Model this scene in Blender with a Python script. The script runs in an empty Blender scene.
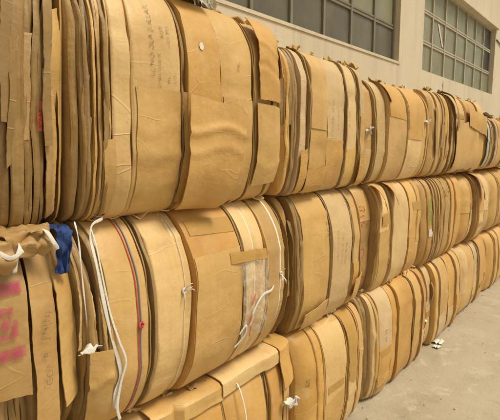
import bpy, math, random
from mathutils import Vector, noise, Matrix

scene = bpy.context.scene
COL = scene.collection

# ------------------------------------------------------------------ camera
EYE = Vector((1.44, 0.0, 1.78))
YAW = math.radians(40.29)      # turned from the row direction (+Y) towards the stack (-X)
PITCH = math.radians(7.7)
cam_data = bpy.data.cameras.new('camera')
cam_data.sensor_width = 36.0
cam_data.lens = 33.1
cam_data.clip_start = 0.02
cam_data.clip_end = 2000
cam = bpy.data.objects.new('camera', cam_data)
COL.objects.link(cam)
fwd = Vector((-math.sin(YAW) * math.cos(PITCH), math.cos(YAW) * math.cos(PITCH), -math.sin(PITCH)))
cam.location = EYE
cam.rotation_euler = fwd.to_track_quat('-Z', 'Y').to_euler()
scene.camera = cam

# ------------------------------------------------------------------ sky, sun, exposure
SUN_EL, SUN_AZ = math.radians(60), math.radians(66)   # azimuth clockwise from +Y
world = bpy.data.worlds.new('World')
scene.world = world
world.use_nodes = True
wn = world.node_tree
wn.nodes.clear()
sky = wn.nodes.new('ShaderNodeTexSky')
sky.sky_type = 'NISHITA'
sky.sun_disc = False
sky.sun_elevation = SUN_EL
sky.sun_rotation = SUN_AZ
sky.air_density = 1.0
sky.dust_density = 4.0
hsv = wn.nodes.new('ShaderNodeHueSaturation')      # thin overcast: the blue is washed out
hsv.inputs['Saturation'].default_value = 0.12
warm = wn.nodes.new('ShaderNodeMix'); warm.data_type = 'RGBA'; warm.blend_type = 'MULTIPLY'
warm.inputs[0].default_value = 1.0
warm.inputs[7].default_value = (1.0, 0.94, 0.78, 1)
bg = wn.nodes.new('ShaderNodeBackground')
bg.inputs['Strength'].default_value = 0.066
wo = wn.nodes.new('ShaderNodeOutputWorld')
wn.links.new(sky.outputs[0], hsv.inputs['Color'])
wn.links.new(hsv.outputs[0], warm.inputs[6])
wn.links.new(warm.outputs[2], bg.inputs['Color'])
wn.links.new(bg.outputs[0], wo.inputs['Surface'])
sun_d = bpy.data.lights.new('sun', 'SUN')
sun_d.energy = 1.5
sun_d.angle = math.radians(16)
sun_d.color = (1.0, 0.92, 0.75)
sun = bpy.data.objects.new('sun', sun_d)
COL.objects.link(sun)
sdir = Vector((math.sin(SUN_AZ) * math.cos(SUN_EL), math.cos(SUN_AZ) * math.cos(SUN_EL), math.sin(SUN_EL)))
sun.rotation_euler = sdir.to_track_quat('Z', 'Y').to_euler()
sun.location = (6, -3, 9)
vs = scene.view_settings
vs.view_transform = 'Standard'
vs.look = 'None'
vs.gamma = 1.0
vs.use_curve_mapping = False
vs.exposure = 0.83
scene.cycles.max_bounces = 6
scene.cycles.diffuse_bounces = 4
scene.cycles.transparent_max_bounces = 8

# ------------------------------------------------------------------ materials
class NT:
    def __init__(s, name):
        s.m = bpy.data.materials.new(name); s.m.use_nodes = True
        s.t = s.m.node_tree; s.t.nodes.clear()
        s.out = s.n('ShaderNodeOutputMaterial'); s.b = s.n('ShaderNodeBsdfPrincipled')
        s.l(s.b.outputs[0], s.out.inputs['Surface'])
    def n(s, kind, **kw):
        o = s.t.nodes.new(kind)
        for k, v in kw.items(): setattr(o, k, v)
        return o
    def l(s, a, b): s.t.links.new(a, b)
    def coords(s, scale=(1, 1, 1), rnd=True):
        tc = s.n('ShaderNodeTexCoord'); mp = s.n('ShaderNodeMapping')
        s.l(tc.outputs['Object'], mp.inputs['Vector'])
        mp.inputs['Scale'].default_value = scale
        if rnd:
            oi = s.n('ShaderNodeObjectInfo'); mu = s.n('ShaderNodeMath', operation='MULTIPLY')
            mu.inputs[1].default_value = 37.0
            s.l(oi.outputs['Random'], mu.inputs[0]); s.l(mu.outputs[0], mp.inputs['Location'])
        return mp.outputs[0]
    def noise(s, vec, scale, detail=4, rough=0.6, lo=0.35, hi=0.65):
        nz = s.n('ShaderNodeTexNoise'); s.l(vec, nz.inputs['Vector'])
        nz.inputs['Scale'].default_value = scale; nz.inputs['Detail'].default_value = detail
        nz.inputs['Roughness'].default_value = rough
        r = s.n('ShaderNodeMapRange'); s.l(nz.outputs[0], r.inputs[0])
        r.inputs[1].default_value = lo; r.inputs[2].default_value = hi
        return r.outputs[0]
    def mix(s, fac, a, b, mode='MIX'):
        m = s.n('ShaderNodeMix', data_type='RGBA', blend_type=mode)
        for sock, v in ((m.inputs[0], fac), (m.inputs[6], a), (m.inputs[7], b)):
            if hasattr(v, 'links'): s.l(v, sock)
            else: sock.default_value = v if not isinstance(v, tuple) else (*v, 1)[:4]
        return m.outputs[2]
    def mul(s, a, k):
        m = s.n('ShaderNodeMath', operation='MULTIPLY'); s.l(a, m.inputs[0])
        if hasattr(k, 'links'): s.l(k, m.inputs[1])
        else: m.inputs[1].default_value = k
        return m.outputs[0]
    def add(s, a, b):
        m = s.n('ShaderNodeMath', operation='ADD'); s.l(a, m.inputs[0]); s.l(b, m.inputs[1]); return m.outputs[0]
    def bump(s, h, strength, dist=0.01):
        b = s.n('ShaderNodeBump'); b.inputs['Strength'].default_value = strength
        b.inputs['Distance'].default_value = dist
        s.l(h, b.inputs['Height']); s.l(b.outputs[0], s.b.inputs['Normal'])

def mat_cardboard(name, edge=False):
    k = NT(name)
    oi = k.n('ShaderNodeObjectInfo')
    v = k.coords()
    base = oi.outputs['Color']
    stain = k.noise(v, 2.6, 4, 0.62, 0.42, 0.72)
    c = k.mix(k.mul(stain, 0.48), base, (0.62, 0.50, 0.30), 'MULTIPLY')
    pale = k.noise(v, 5.5, 3, 0.7, 0.56, 0.80)
    c = k.mix(k.mul(pale, 0.38), c, (0.66, 0.51, 0.30))
    vv = k.coords((1.0, 14.0, 1.1) if not edge else (1.0, 48.0, 3.4))     # faint vertical streaks
    streak = k.noise(vv, 3.0 if not edge else 2.4, 3, 0.65, 0.38, 0.72)
    c = k.mix(k.mul(streak, 0.14 if not edge else 0.24), c, (0.55, 0.44, 0.28) if not edge else (0.36, 0.28, 0.18), 'MULTIPLY')
    # scuffs and dark flecks
    vo = k.n('ShaderNodeTexVoronoi'); k.l(k.coords((1, 1, 0.55)), vo.inputs['Vector']); vo.inputs['Scale'].default_value = 26
    fl = k.n('ShaderNodeMapRange'); k.l(vo.outputs['Distance'], fl.inputs[0])
    fl.inputs[1].default_value = 0.10; fl.inputs[2].default_value = 0.04
    sel = k.noise(v, 9, 2, 0.5, 0.60, 0.66)
    c = k.mix(k.mul(k.mul(fl.outputs[0], sel), 0.55), c, (0.16, 0.10, 0.05))
    k.l(c, k.b.inputs['Base Color'])
    k.b.inputs['Roughness'].default_value = 0.50
    k.b.inputs['Specular IOR Level'].default_value = 0.42
    big = k.noise(v, 7, 4, 0.6, 0.2, 0.8)
    fine = k.noise(v, 60, 3, 0.6, 0.2, 0.8)
    wob = k.n('ShaderNodeTexNoise'); k.l(v, wob.inputs['Vector']); wob.inputs['Scale'].default_value = 3.0; wob.inputs['Detail'].default_value = 2
    wv2 = k.n('ShaderNodeMix', data_type='VECTOR'); wv2.inputs[0].default_value = 0.26
    k.l(k.coords((1.0, 0.75, 2.7)), wv2.inputs[4]); k.l(wob.outputs['Color'], wv2.inputs[5])
    fold = k.n('ShaderNodeTexVoronoi', feature='DISTANCE_TO_EDGE'); k.l(wv2.outputs[1], fold.inputs['Vector']); fold.inputs['Scale'].default_value = 3.6
    fr = k.n('ShaderNodeMapRange'); k.l(fold.outputs['Distance'], fr.inputs[0]); fr.inputs[1].default_value = 0.022; fr.inputs[2].default_value = 0.0
    where = k.noise(v, 3.4, 2, 0.5, 0.50, 0.70)
    crease = k.mul(fr.outputs[0], where)
    c2 = k.mix(k.mul(crease, 0.22), c, (0.74, 0.60, 0.36)); k.l(c2 if not edge else c, k.b.inputs['Base Color'])
    h = k.mul(big, 0.9)
    if edge: h = k.add(h, k.mul(fine, 0.10))
    if not edge: h = k.add(h, k.mul(crease, 0.30))
    if edge: h = k.add(h, k.mul(streak, -0.10))
    k.bump(h, 0.55, 0.012)
    return k.m

def mat_simple(name, col, rough=0.6, var=0.25, nscale=9, bump=0.2, spec=0.4, objcol=False, trans=0.0):
    k = NT(name); v = k.coords()
    nz = k.noise(v, nscale, 5, 0.6, 0.3, 0.75)
    src = col
    if objcol:
        src = k.n('ShaderNodeObjectInfo').outputs['Color']
    c = k.mix(k.mul(nz, var), src, (0.45, 0.40, 0.33), 'MULTIPLY')
    k.l(c, k.b.inputs['Base Color'])
    k.b.inputs['Roughness'].default_value = rough
    k.b.inputs['Specular IOR Level'].default_value = spec
    if trans: k.b.inputs['Transmission Weight'].default_value = trans
    if bump: k.bump(k.noise(v, nscale * 4, 4, 0.6, 0.2, 0.8), bump, 0.004)
    return k.m

M_CARD = mat_cardboard('cardboard')
M_EDGE = mat_cardboard('cardboard_cut_edges', True)
M_PLAIN = mat_simple('coloured_plastic', (1, 1, 1), 0.42, 0.18, 30, 0.3, 0.45, objcol=True)
M_PAPER = mat_simple('coloured_paper', (1, 1, 1), 0.75, 0.3, 14, 0.5, 0.25, objcol=True)
M_INK = mat_simple('ink', (1, 1, 1), 0.7, 0.35, 60, 0.0, 0.2, objcol=True)

# worn ink: alpha breaks up like a rubber stamp on corrugated board
def mat_worn_ink():
    k = NT('worn_ink')
    oi = k.n('ShaderNodeObjectInfo'); k.l(oi.outputs['Color'], k.b.inputs['Base Color'])
    k.b.inputs['Roughness'].default_value = 0.7
    a = k.noise(k.coords(), 95, 3, 0.6, 0.36, 0.60)
    k.l(k.mul(a, 0.72), k.b.inputs['Alpha'])
    return k.m
M_WORN = mat_worn_ink()

def mat_print():
    k = NT('flat_print')
    oi = k.n('ShaderNodeObjectInfo'); k.l(oi.outputs['Color'], k.b.inputs['Base Color'])
    k.b.inputs['Roughness'].default_value = 0.65
    a = k.noise(k.coords((1, 1, .5)), 40, 5, 0.7, 0.30, 0.62)
    m = k.n('ShaderNodeMapRange'); k.l(a, m.inputs[0]); m.inputs[3].default_value = 0.15; m.inputs[4].default_value = 0.66
    k.l(m.outputs[0], k.b.inputs['Alpha'])
    return k.m
M_PRINT = mat_print()

def mat_film():
    k = NT('clear_plastic_film')
    k.b.inputs['Base Color'].default_value = (0.86, 0.82, 0.72, 1)
    k.b.inputs['Roughness'].default_value = 0.16
    a = k.noise(k.coords((1, 1.6, 0.8)), 26, 5, 0.65, 0.42, 0.80)
    m = k.n('ShaderNodeMapRange'); k.l(a, m.inputs[0]); m.inputs[3].default_value = 0.06; m.inputs[4].default_value = 0.42
    k.l(m.outputs[0], k.b.inputs['Alpha'])
    k.bump(k.noise(k.coords((1, 1.6, 0.8)), 30, 4, 0.6, 0.2, 0.8), 0.9, 0.012)
    return k.m
M_FILM = mat_film()

def mat_tape():
    k = NT('brown_packing_tape')
    k.b.inputs['Base Color'].default_value = (0.56, 0.33, 0.09, 1)
    k.b.inputs['Roughness'].default_value = 0.22
    k.b.inputs['Alpha'].default_value = 0.75
    k.bump(k.noise(k.coords(), 22, 4, 0.6, 0.2, 0.8), 0.5, 0.006)
    return k.m
M_TAPE = mat_tape()

def mat_wall():
    k = NT('painted_render')
    v = k.coords(rnd=False)
    c = k.mix(k.noise(v, 0.8, 6, 0.6, 0.35, 0.7), (0.63, 0.55, 0.415), (0.56, 0.48, 0.35))
    run = k.noise(k.coords((1, 3.2, 0.22), rnd=False), 2.2, 5, 0.65, 0.50, 0.78)
    c = k.mix(k.mul(run, 0.42), c, (0.29, 0.25, 0.20))
    sp = k.noise(v, 26, 4, 0.6, 0.62, 0.75)
    c = k.mix(k.mul(sp, 0.18), c, (0.25, 0.21, 0.16))
    k.l(c, k.b.inputs['Base Color']); k.b.inputs['Roughness'].default_value = 0.85
    k.bump(k.add(k.noise(v, 60, 4, 0.6, 0.2, 0.8), k.mul(k.noise(v, 2.5, 3, 0.5, 0.2, 0.8), 1.6)), 0.35, 0.006)
    return k.m
M_WALL = mat_wall()

def mat_ground():
    k = NT('dusty_concrete')
    v = k.coords(rnd=False)
    c = k.mix(k.noise(v, 0.9, 8, 0.65, 0.32, 0.68), (0.44, 0.375, 0.27), (0.35, 0.29, 0.20))
    st = k.noise(v, 3.4, 7, 0.68, 0.52, 0.78)
    c = k.mix(k.mul(st, 0.5), c, (0.19, 0.155, 0.105))
    pl = k.noise(v, 6.5, 6, 0.7, 0.56, 0.74)
    c = k.mix(k.mul(pl, 0.7), c, (0.58, 0.51, 0.39))
    gr = k.noise(v, 70, 3, 0.7, 0.58, 0.72)
    c = k.mix(k.mul(gr, 0.35), c, (0.20, 0.16, 0.11))
    k.l(c, k.b.inputs['Base Color']); k.b.inputs['Roughness'].default_value = 0.8
    k.bump(k.add(k.mul(k.noise(v, 5, 6, 0.7, 0.2, 0.8), 1.0), k.mul(k.noise(v, 90, 3, 0.6, 0.2, 0.8), 0.4)), 0.5, 0.012)
    return k.m
M_GROUND = mat_ground()

def mat_glass(name, a, b):
    k = NT(name); v = k.coords((1, 1, 0.6))
    c = k.mix(k.noise(v, 2.2, 6, 0.65, 0.35, 0.7), a, b)
    k.l(c, k.b.inputs['Base Color'])
    r = k.noise(v, 6, 5, 0.6, 0.3, 0.7)
    m = k.n('ShaderNodeMapRange'); k.l(r, m.inputs[0]); m.inputs[3].default_value = 0.12; m.inputs[4].default_value = 0.45
    k.l(m.outputs[0], k.b.inputs['Roughness'])
    k.b.inputs['Specular IOR Level'].default_value = 0.35
    return k.m
M_GLASS_DARK = mat_glass('dusty_dark_glass', (0.10, 0.092, 0.065), (0.155, 0.142, 0.10))
M_GLASS_PALE = mat_glass('dusty_green_glass', (0.19, 0.19, 0.115), (0.26, 0.25, 0.16))
M_GLASS_BLACK = mat_glass('clean_dark_glass', (0.025, 0.024, 0.02), (0.06, 0.055, 0.045))
M_FRAME_DARK = mat_simple('grey_window_paint', (0.21, 0.19, 0.145), 0.6, 0.4, 7, 0.2)
M_FRAME_PALE = mat_simple('cream_window_paint', (0.46, 0.42, 0.33), 0.6, 0.45, 7, 0.2)
M_CABLE = mat_simple('cable_rubber', (0.10, 0.085, 0.07), 0.6, 0.2, 9, 0.0)

# ------------------------------------------------------------------ mesh helpers
def link(name, verts, faces, mat, parent=None, color=None, smooth=True, sharp=None, origin=None):
    me = bpy.data.meshes.new(name)
    if origin is not None:
        ox, oy, oz = origin
        verts = [(x - ox, y - oy, z - oz) for x, y, z in verts]
    me.from_pydata(verts, [], faces); me.update()
    if smooth:
        me.shade_smooth()
        if sharp: me.set_sharp_from_angle(angle=math.radians(sharp))
    me.materials.append(mat)
    o = bpy.data.objects.new(name, me); COL.objects.link(o)
    if parent is not None: o.parent = parent
    elif origin is not None: o.location = origin
    if color: o.color = (*color, 1)
    return o

def thing(name, label, cat, loc, group=None):
    o = bpy.data.objects.new(name, None); COL.objects.link(o)
    o.location = loc; o.empty_display_size = 0.1
    o['label'] = label; o['category'] = cat
    if group: o['group'] = group
    return o

def tag(o, label, cat, group=None):
    o['label'] = label; o['category'] = cat
    if group: o['group'] = group
    return o

def boxes(lst):
    V, F = [], []
    for x0, x1, y0, y1, z0, z1 in lst:
        b = len(V)
        V += [(x0, y0, z0), (x1, y0, z0), (x1, y1, z0), (x0, y1, z0), (x0, y0, z1), (x1, y0, z1), (x1, y1, z1), (x0, y1, z1)]
        F += [(b, b + 3, b + 2, b + 1), (b + 4, b + 5, b + 6, b + 7), (b, b + 1, b + 5, b + 4), (b + 1, b + 2, b + 6, b + 5), (b + 2, b + 3, b + 7, b + 6), (b + 3, b, b + 4, b + 7)]
    return V, F

def tube(pts, w, h=None, n=6, ref=Vector((1, 0, 0))):
    """swept ellipse: w = half size along the surface, h = half size along ref"""
    h = h or w
    V, F = [], []
    pts = [Vector(p) for p in pts]
    for i, p in enumerate(pts):
        t = (pts[min(i + 1, len(pts) - 1)] - pts[max(i - 1, 0)]).normalized()
        nrm = ref - t * ref.dot(t)
        if nrm.length < 0.15:
            nrm = Vector((0.3, 0.2, 1)); nrm -= t * nrm.dot(t)
        nrm.normalize(); bi = t.cross(nrm)
        ww = w(i / (len(pts) - 1)) if callable(w) else w
        for k in range(n):
            a = 2 * math.pi * k / n
            V.append(tuple(p + bi * (math.cos(a) * ww) + nrm * (math.sin(a) * h)))
    for i in range(len(pts) - 1):
        for k in range(n):
            F.append((i * n + k, i * n + (k + 1) % n, (i + 1) * n + (k + 1) % n, (i + 1) * n + k))
    F.append(tuple(reversed(range(n)))); F.append(tuple(range((len(pts) - 1) * n, len(pts) * n)))
    return V, F

def spline(pts, n=8):
    P = [Vector(p) for p in pts]; out = []
    for i in range(len(P) - 1):
        a, b, c, d = P[max(i - 1, 0)], P[i], P[i + 1], P[min(i + 2, len(P) - 1)]
        for k in range(n):
            t = k / n
            out.append(0.5 * ((2 * b) + (c - a) * t + (2 * a - 5 * b + 4 * c - d) * t * t + (3 * b - a - 3 * c + d) * t ** 3))
    out.append(P[-1])
    return out

def shell(grid, nr, nc, th):
    """closed thin sheet from a grid of front points and their inward normals"""
    G = [Vector(p) for p in grid]; V = [tuple(p) for p in G]; F = []
    for r in range(nr):
        for c in range(nc):
            a = G[r * nc + min(c + 1, nc - 1)] - G[r * nc + max(c - 1, 0)]
            b = G[min(r + 1, nr - 1) * nc + c] - G[max(r - 1, 0) * nc + c]
            n = a.cross(b)
            n = n.normalized() if n.length > 1e-9 else Vector((1, 0, 0))
            V.append(tuple(G[r * nc + c] - n * th))
    N = nr * nc
    for r in range(nr - 1):
        for c in range(nc - 1):
            a, b, d, e = r * nc + c, r * nc + c + 1, (r + 1) * nc + c + 1, (r + 1) * nc + c
            F += [(a, b, d, e), (N + e, N + d, N + b, N + a)]
    ring = [c for c in range(nc)] + [r * nc + nc - 1 for r in range(1, nr)] + [(nr - 1) * nc + c for c in range(nc - 2, -1, -1)] + [r * nc for r in range(nr - 2, 0, -1)]
    for i in range(len(ring)):
        a, b = ring[i], ring[(i + 1) % len(ring)]
        F.append((b, a, N + a, N + b))
    return V, F

def nz(x, y, z): return noise.noise(Vector((x, y, z)))

# ------------------------------------------------------------------ cardboard tones (real base colours)
PALE = (0.67, 0.465, 0.215); TAN = (0.59, 0.375, 0.138); GOLD = (0.58, 0.340, 0.102); BEIGE = (0.62, 0.445, 0.235); ORANGE = (0.56, 0.315, 0.098); BROWN = (0.43, 0.268, 0.105); DULL = (0.31, 0.193, 0.070); EDGE = (0.35, 0.224, 0.086)
def vary(c, rng, k=0.10):
    f = 1 + rng.uniform(-k, k); w = rng.uniform(-0.05, 0.05)
    return (min(c[0] * f * (1 + w * 0.3), 0.8), min(c[1] * f, 0.7), min(c[2] * f * (1 - w * 2), 0.6))

FLOOR = -0.09
GROUP = 'bales of waste cardboard stacked three high along the wall'

class Bale:
    """A pressed bale: vertical bundles of flattened boxes standing side by side along Y,
    each swelling outwards (+X) between the ties."""
    def __init__(s, label, y0, y1, z0, z1, seed, edges, xb=-0.03, bulge=0.13, bow=0.0, lean=0.0, spec=None, tones=(TAN, GOLD, PALE, TAN, BEIGE, ORANGE), res=1.0, depth=1.0, top_j=0.012, off_j=0.009, grooves=(), pw=3.6, foot=0.90):
        s.pw = pw
        s.y0, s.y1, s.z0, s.z1, s.xb, s.bulge, s.seed, s.bow, s.lean = y0, y1, z0, z1, xb, bulge, seed, bow, lean
        s.foot = 0.84 if z0 < 0 else foot
        s.rng = random.Random(seed); s.org = (xb, (y0 + y1) / 2, z0); s.grooves = grooves; s.depth = depth
        s.root = thing('cardboard_bale', label, 'bale', s.org, GROUP)
        s.slabs = []
        spec = spec or {}
        cells = []
        for i in range(len(edges) - 1):
            a, b = edges[i], edges[i + 1]
            if i and a - edges[i - 1] > 0.034 and b - a > 0.09 and s.rng.random() < 0.7:   # loose layers squeezed between two bundles
                for _ in range(s.rng.choice((1, 1, 2))):
                    w = s.rng.uniform(0.007, 0.013) * max(1, (y0 + y1) / 4.5)
                    cells.append((a, a + w, 1000 + i)); a += w
            cells.append((a, b, i))
        for a, b, i in cells:
            w = b - a
            thin = w < 0.034
            d = dict(a=a, b=b, off=s.rng.uniform(-off_j, off_j), sh=0.0 if thin else s.rng.uniform(-0.006, 0.002), zt=s.rng.uniform(-top_j, top_j), zb=s.rng.uniform(-0.004, 0.010),
                     tone=vary(s.rng.choice((EDGE, EDGE, BROWN, DULL, TAN)) if thin else s.rng.choice(tones), s.rng, .20 if thin else .14), mat=M_EDGE if thin else M_CARD, er=min(s.rng.choice((.005, .008, .013)), w * 0.3), gap=0.0015 if thin else s.rng.uniform(.002, .0055) * (1 + .12 * y0), cre=[], res=res, k=i, thin=thin)
            if thin: d['off'] += s.rng.uniform(-0.014, 0.002) if i >= 1000 else s.rng.uniform(-0.03, 0.006) - (s.rng.choice((0, .02, .05)) if not 0.10 < ((a + b) / 2 - y0) / (y1 - y0) < 0.92 else -.012); d['zt'] -= s.rng.uniform(0, .02)
            for _ in range(0 if thin else s.rng.choice((1, 2, 3))):
                d['cre'].append((s.rng.uniform(0.12, 0.9), s.rng.uniform(-0.007, 0.009), s.rng.uniform(-.06, .06)))
            d.update(spec.get(i, {}))
            s.slabs.append(d)
        s.flat = dict(a=y0, b=y1, off=0, sh=0, cre=[], thin=True, k=0, er=.01, smooth=True)
        for d in s.slabs: s.build(d)

    def slab_at(s, y):
        for d in s.slabs:
            if y < d['b']: return d
        return s.slabs[-1]

    def P(s, y, z, d=None, off=0.0, round_=True):
        d = d or s.slab_at(y)
        H = s.z1 - s.z0; u = (z - s.z0) / H; v = (y - s.y0) / (s.y1 - s.y0)
        q = abs(2 * u - 1) * (s.foot if u < 0.5 else 1.0); e = abs(2 * v - 1)
        x = s.xb + s.bulge * (0.5 - q ** s.pw) - 0.040 * min(q, 1.1) ** 18
        x -= 0.035 * max(0.0, 1 - u / 0.045) ** 2 + 0.02 * max(0.0, 1 - (1 - u) / 0.03) ** 2
        x += 0.06 * (0.3 - e ** 9)
        x += 0.011 * nz(y * 2.3, z * 2.3, s.seed * 3.1)
        if not d['thin']:
            x += 0.005 * nz(y * 9, z * 7, s.seed * 1.7 + d['k'] * 5.3)
            x += 0.008 * (abs(nz(y * 2.2, z * 4.5, s.seed * 2.9 + d['k'] * 3.7)) - 0.25)        # pressed-in creases
            x += 0.004 * (abs(nz(y * 7 + 5, z * 4, s.seed * 1.1 + d['k'] * 9.1)) - 0.25)
        x += d['off'] + d['sh'] * ((y - d['a']) / (d['b'] - d['a']) - 0.5) * 2
        if 'smooth' in d: pass
        elif d['thin']: x += 0.014 * nz(z * 3.2, d['a'] * 97.7, s.seed) + 0.009 * nz(z * 11, d['a'] * 57.7, s.seed)
        else: x -= 0.002 * ((y - d['a']) / (d['b'] - d['a']) * 2 - 1) ** 2
        for cz, amp, sl in d['cre']:
            dz = u - cz - sl * (y - d['a']); x += amp * max(0, 1 - abs(dz) / 0.05) ** 1.5 * (1 if abs(dz) < .05 else 0)
        for gy, gd in s.grooves:
            x -= gd * math.exp(-((y - gy) / 0.014) ** 2)
        if round_:
            er = d['er']; m = min(y - d['a'], d['b'] - y)
            if m < er: x -= er * 0.85 * (1 - max(m, 0) / er) ** 2.3
        yy = y + s.bow * ((2 * u - 1) ** 2) + s.lean * (u - 0.5) * H
        if d['thin'] and 'smooth' not in d: yy += 0.007 * nz(z * 4.5, d['a'] * 131, s.seed) + 0.003 * nz(z * 14, d['a'] * 77, s.seed)
        yy += 0.012 * nz(y * 1.6, z * 2.4, s.seed * 2.3 + 11) + (0.006 * nz(y * 6, z * 7, s.seed + 31))
        return (x + off, yy, z)

    def build(s, d):
        a, b = d['a'] + d['gap'], d['b'] - d['gap']
        w = b - a
        if d['thin']: ys = [a, a + w * 0.3, a + w * 0.7, b]
        else:
            er = d['er']; inner = max(2, int((w - 2 * er) / (0.026 * d['res'])))
            ys = [a, a + er * 0.25, a + er * 0.6] + [a + er + (w - 2 * er) * i / inner for i in range(inner + 1)] + [b - er * 0.6, b - er * 0.25, b]
        n = int(34 / d['res'])
        zlo = s.z0 + d['zb']; zhi = s.z1 + d['zt']
        us = [0.5 - 0.5 * math.cos(math.pi * i / n) * (0.35 + 0.65 * abs(math.cos(math.pi * i / n)) ** 0.0) for i in range(n + 1)]
        us = [0.45 * (0.5 - 0.5 * math.cos(math.pi * i / n)) + 0.55 * i / n for i in range(n + 1)]
        V, F = [], []
        xback = s.xb - s.depth
        rows = n + 3
        for j, y in enumerate(ys):
            top = zhi + 0.016 * nz(y * 14, s.seed * 4.1, d['k']) + 0.010 * nz(y * 45, s.seed, d['k'] * 2.0)
            bot = zlo + 0.006 * nz(y * 11, s.seed * 5.1, d['k'])
            ln = []
            for u in us: ln.append(s.P(y, bot + (top - bot) * u, d))
            f0, f1 = ln[0], ln[-1]
            col = [(xback, f0[1], f0[2])] + ln + [(xback, f1[1], f1[2] - 0.02)]
            V += col
        m = n + 3
        for j in range(len(ys) - 1):
            for i in range(m - 1):
                F.append((j * m + i, (j + 1) * m + i, (j + 1) * m + i + 1, j * m + i + 1))
            F.append((j * m + m - 1, (j + 1) * m + m - 1, (j + 1) * m, j * m))
        for j, flip in ((0, False), (len(ys) - 1, True)):
            i, k = 0, m - 1
            while k - i >= 2:
                q = [j * m + i, j * m + i + 1, j * m + k - 1, j * m + k]
                if k - i == 2: q = [j * m + i, j * m + i + 1, j * m + k]
                F.append(tuple(reversed(q)) if flip else tuple(q)); i += 1; k -= 1
            # middle pair is closed by the last quad
        nm = 'cardboard_layer' if d['thin'] else 'cardboard_bundle'
        d['obj'] = link(nm, V, F, d['mat'], s.root, d['tone'], True, 48, s.org)

    # ---- pieces on the bale
    def sheet(s, name, quad, tone, off=0.012, curl=None, jag=0.006, th=0.003, res=0.018, mat=None, crease=(), follow=None, edgejag=(1, 1, 1, 1), hug=False):
        """quad: (y,z) of top-left, top-right, bottom-right, bottom-left"""
        tl, tr, br, bl = [Vector(q) for q in quad]
        nc = max(4, int(((tr - tl).length + (br - bl).length) / 2 / res) + 1)
        nr = max(4, int(((bl - tl).length + (br - tr).length) / 2 / res) + 1)
        sd = s.rng.uniform(0, 90); G = []
        for r in range(nr):
            fr = r / (nr - 1)
            for c in range(nc):
                fc = c / (nc - 1)
                q = (tl * (1 - fc) + tr * fc) * (1 - fr) + (bl * (1 - fc) + br * fc) * fr
                y, z = q
                def tear(t, k): return jag * (0.9 * nz(t * 7, sd, k) + 0.35 * nz(t * 60, sd, k) + 1.6 * max(0, nz(t * 13, sd, k + 9) - 0.33))
                if r == 0: z += edgejag[0] * tear(y, 1)
                if r == nr - 1: z += edgejag[2] * tear(y, 2)
                if c == 0: y += edgejag[3] * tear(z, 3)
                if c == nc - 1: y += edgejag[1] * tear(z, 4)
                x, yy, zz = s.P(y, min(max(z, s.z0 + 0.0), s.z1), follow or (s.slab_at(y) if hug else s.flat), 0, hug)
                zz = z
                x += off + (0.005 if not hug else 0.0015) * nz(y * 8, z * 8, sd)
                for cz, amp in crease:
                    x += amp * max(0, 1 - abs(fr - cz - 0.05 * math.sin(fc * 5 + sd)) / 0.06)
                if curl:
                    dx, dy, dz = curl(fc, fr); x += dx; yy += dy; zz += dz
                G.append((x, yy, zz))
        V, F = shell([G[r * nc + c] for r in range(nr - 1, -1, -1) for c in range(nc)], nr, nc, th)
        return link(name, V, F, mat or M_CARD, s.root, tone, True, 40, s.org)

    def strap(s, name, y, color, w=0.004, h=0.002, z_lo=None, z_hi=None, dy=None, mat=None, over=True, off=0.003):
        z_lo = s.z0 + 0.02 if z_lo is None else z_lo; z_hi = s.z1 - 0.005 if z_hi is None else z_hi
        pts = []; n = 40
        for i in range(n + 1):
            z = z_lo + (z_hi - z_lo) * i / n
            yy = y + (dy(i / n) if dy else 0) + 0.004 * nz(z * 9, y * 3, s.seed)
            x, y2, zz = s.P(yy, z, None, off + 0.002)
            pts.append((x, y2, zz))
        if over:
            x, y2, zz = pts[-1]; pts += [(x - 0.05, y2, zz + 0.012), (x - 0.30, y2, zz + 0.016)]
        V, F = tube(pts, w, h, 8)
        return link(name, V, F, mat or M_PLAIN, s.root, color, True, None, s.org)

    def knot(s, y, z, color, size=0.02, seed=1):
        r = random.Random(seed); p = Vector(s.P(y, z, None, 0.008)); V, F = [], []
        for k in range(5):
            a = r.uniform(0, 6.28); e = Vector((r.uniform(0.2, 0.8), math.cos(a), math.sin(a))) * size * r.uniform(0.7, 1.5)
            m = p + e * 0.6 + Vector((0.012, r.uniform(-.008, .008), r.uniform(-.004, .012)))
            v, f = tube(spline([p, m, p + e + Vector((0, 0, -0.008))], 5), lambda t: 0.0030 * (1 - 0.6 * t), 0.0014, 6)
            b = len(V); V += v; F += [tuple(i + b for i in q) for q in f]
        v, f = tube(spline([p + Vector((0.004, math.cos(a) * 0.008, math.sin(a) * 0.010)) for a in (0, 1.2, 2.4, 3.6, 4.8, 6.0)], 3), 0.0048, 0.0048, 6)
        b = len(V); V += v; F += [tuple(i + b for i in q) for q in f]
        return link('string_knot', V, F, M_PLAIN, s.root, color, True, None, s.org)

    def text(s, string, y, z, size, color, rot=90, name='printed_text', mat=None, follow=None, off=0.003, bold=0.0):
        cu = bpy.data.curves.new('text', 'FONT'); cu.body = string; cu.size = size; cu.resolution_u = 2
        cu.align_x = 'CENTER'; cu.align_y = 'CENTER'; cu.offset = bold * size
        t = bpy.data.objects.new('text', cu); COL.objects.link(t)
        bpy.context.view_layer.update()
        ev = t.evaluated_get(bpy.context.evaluated_depsgraph_get()); me = ev.to_mesh()
        ca, sa = math.cos(math.radians(rot)), math.sin(math.radians(rot))
        vs_ = [(v.co.x * ca - v.co.y * sa, v.co.x * sa + v.co.y * ca) for v in me.vertices]
        fs = [tuple(p.vertices) for p in me.polygons]
        ev.to_mesh_clear(); bpy.data.objects.remove(t); bpy.data.curves.remove(cu)
        V = []
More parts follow.
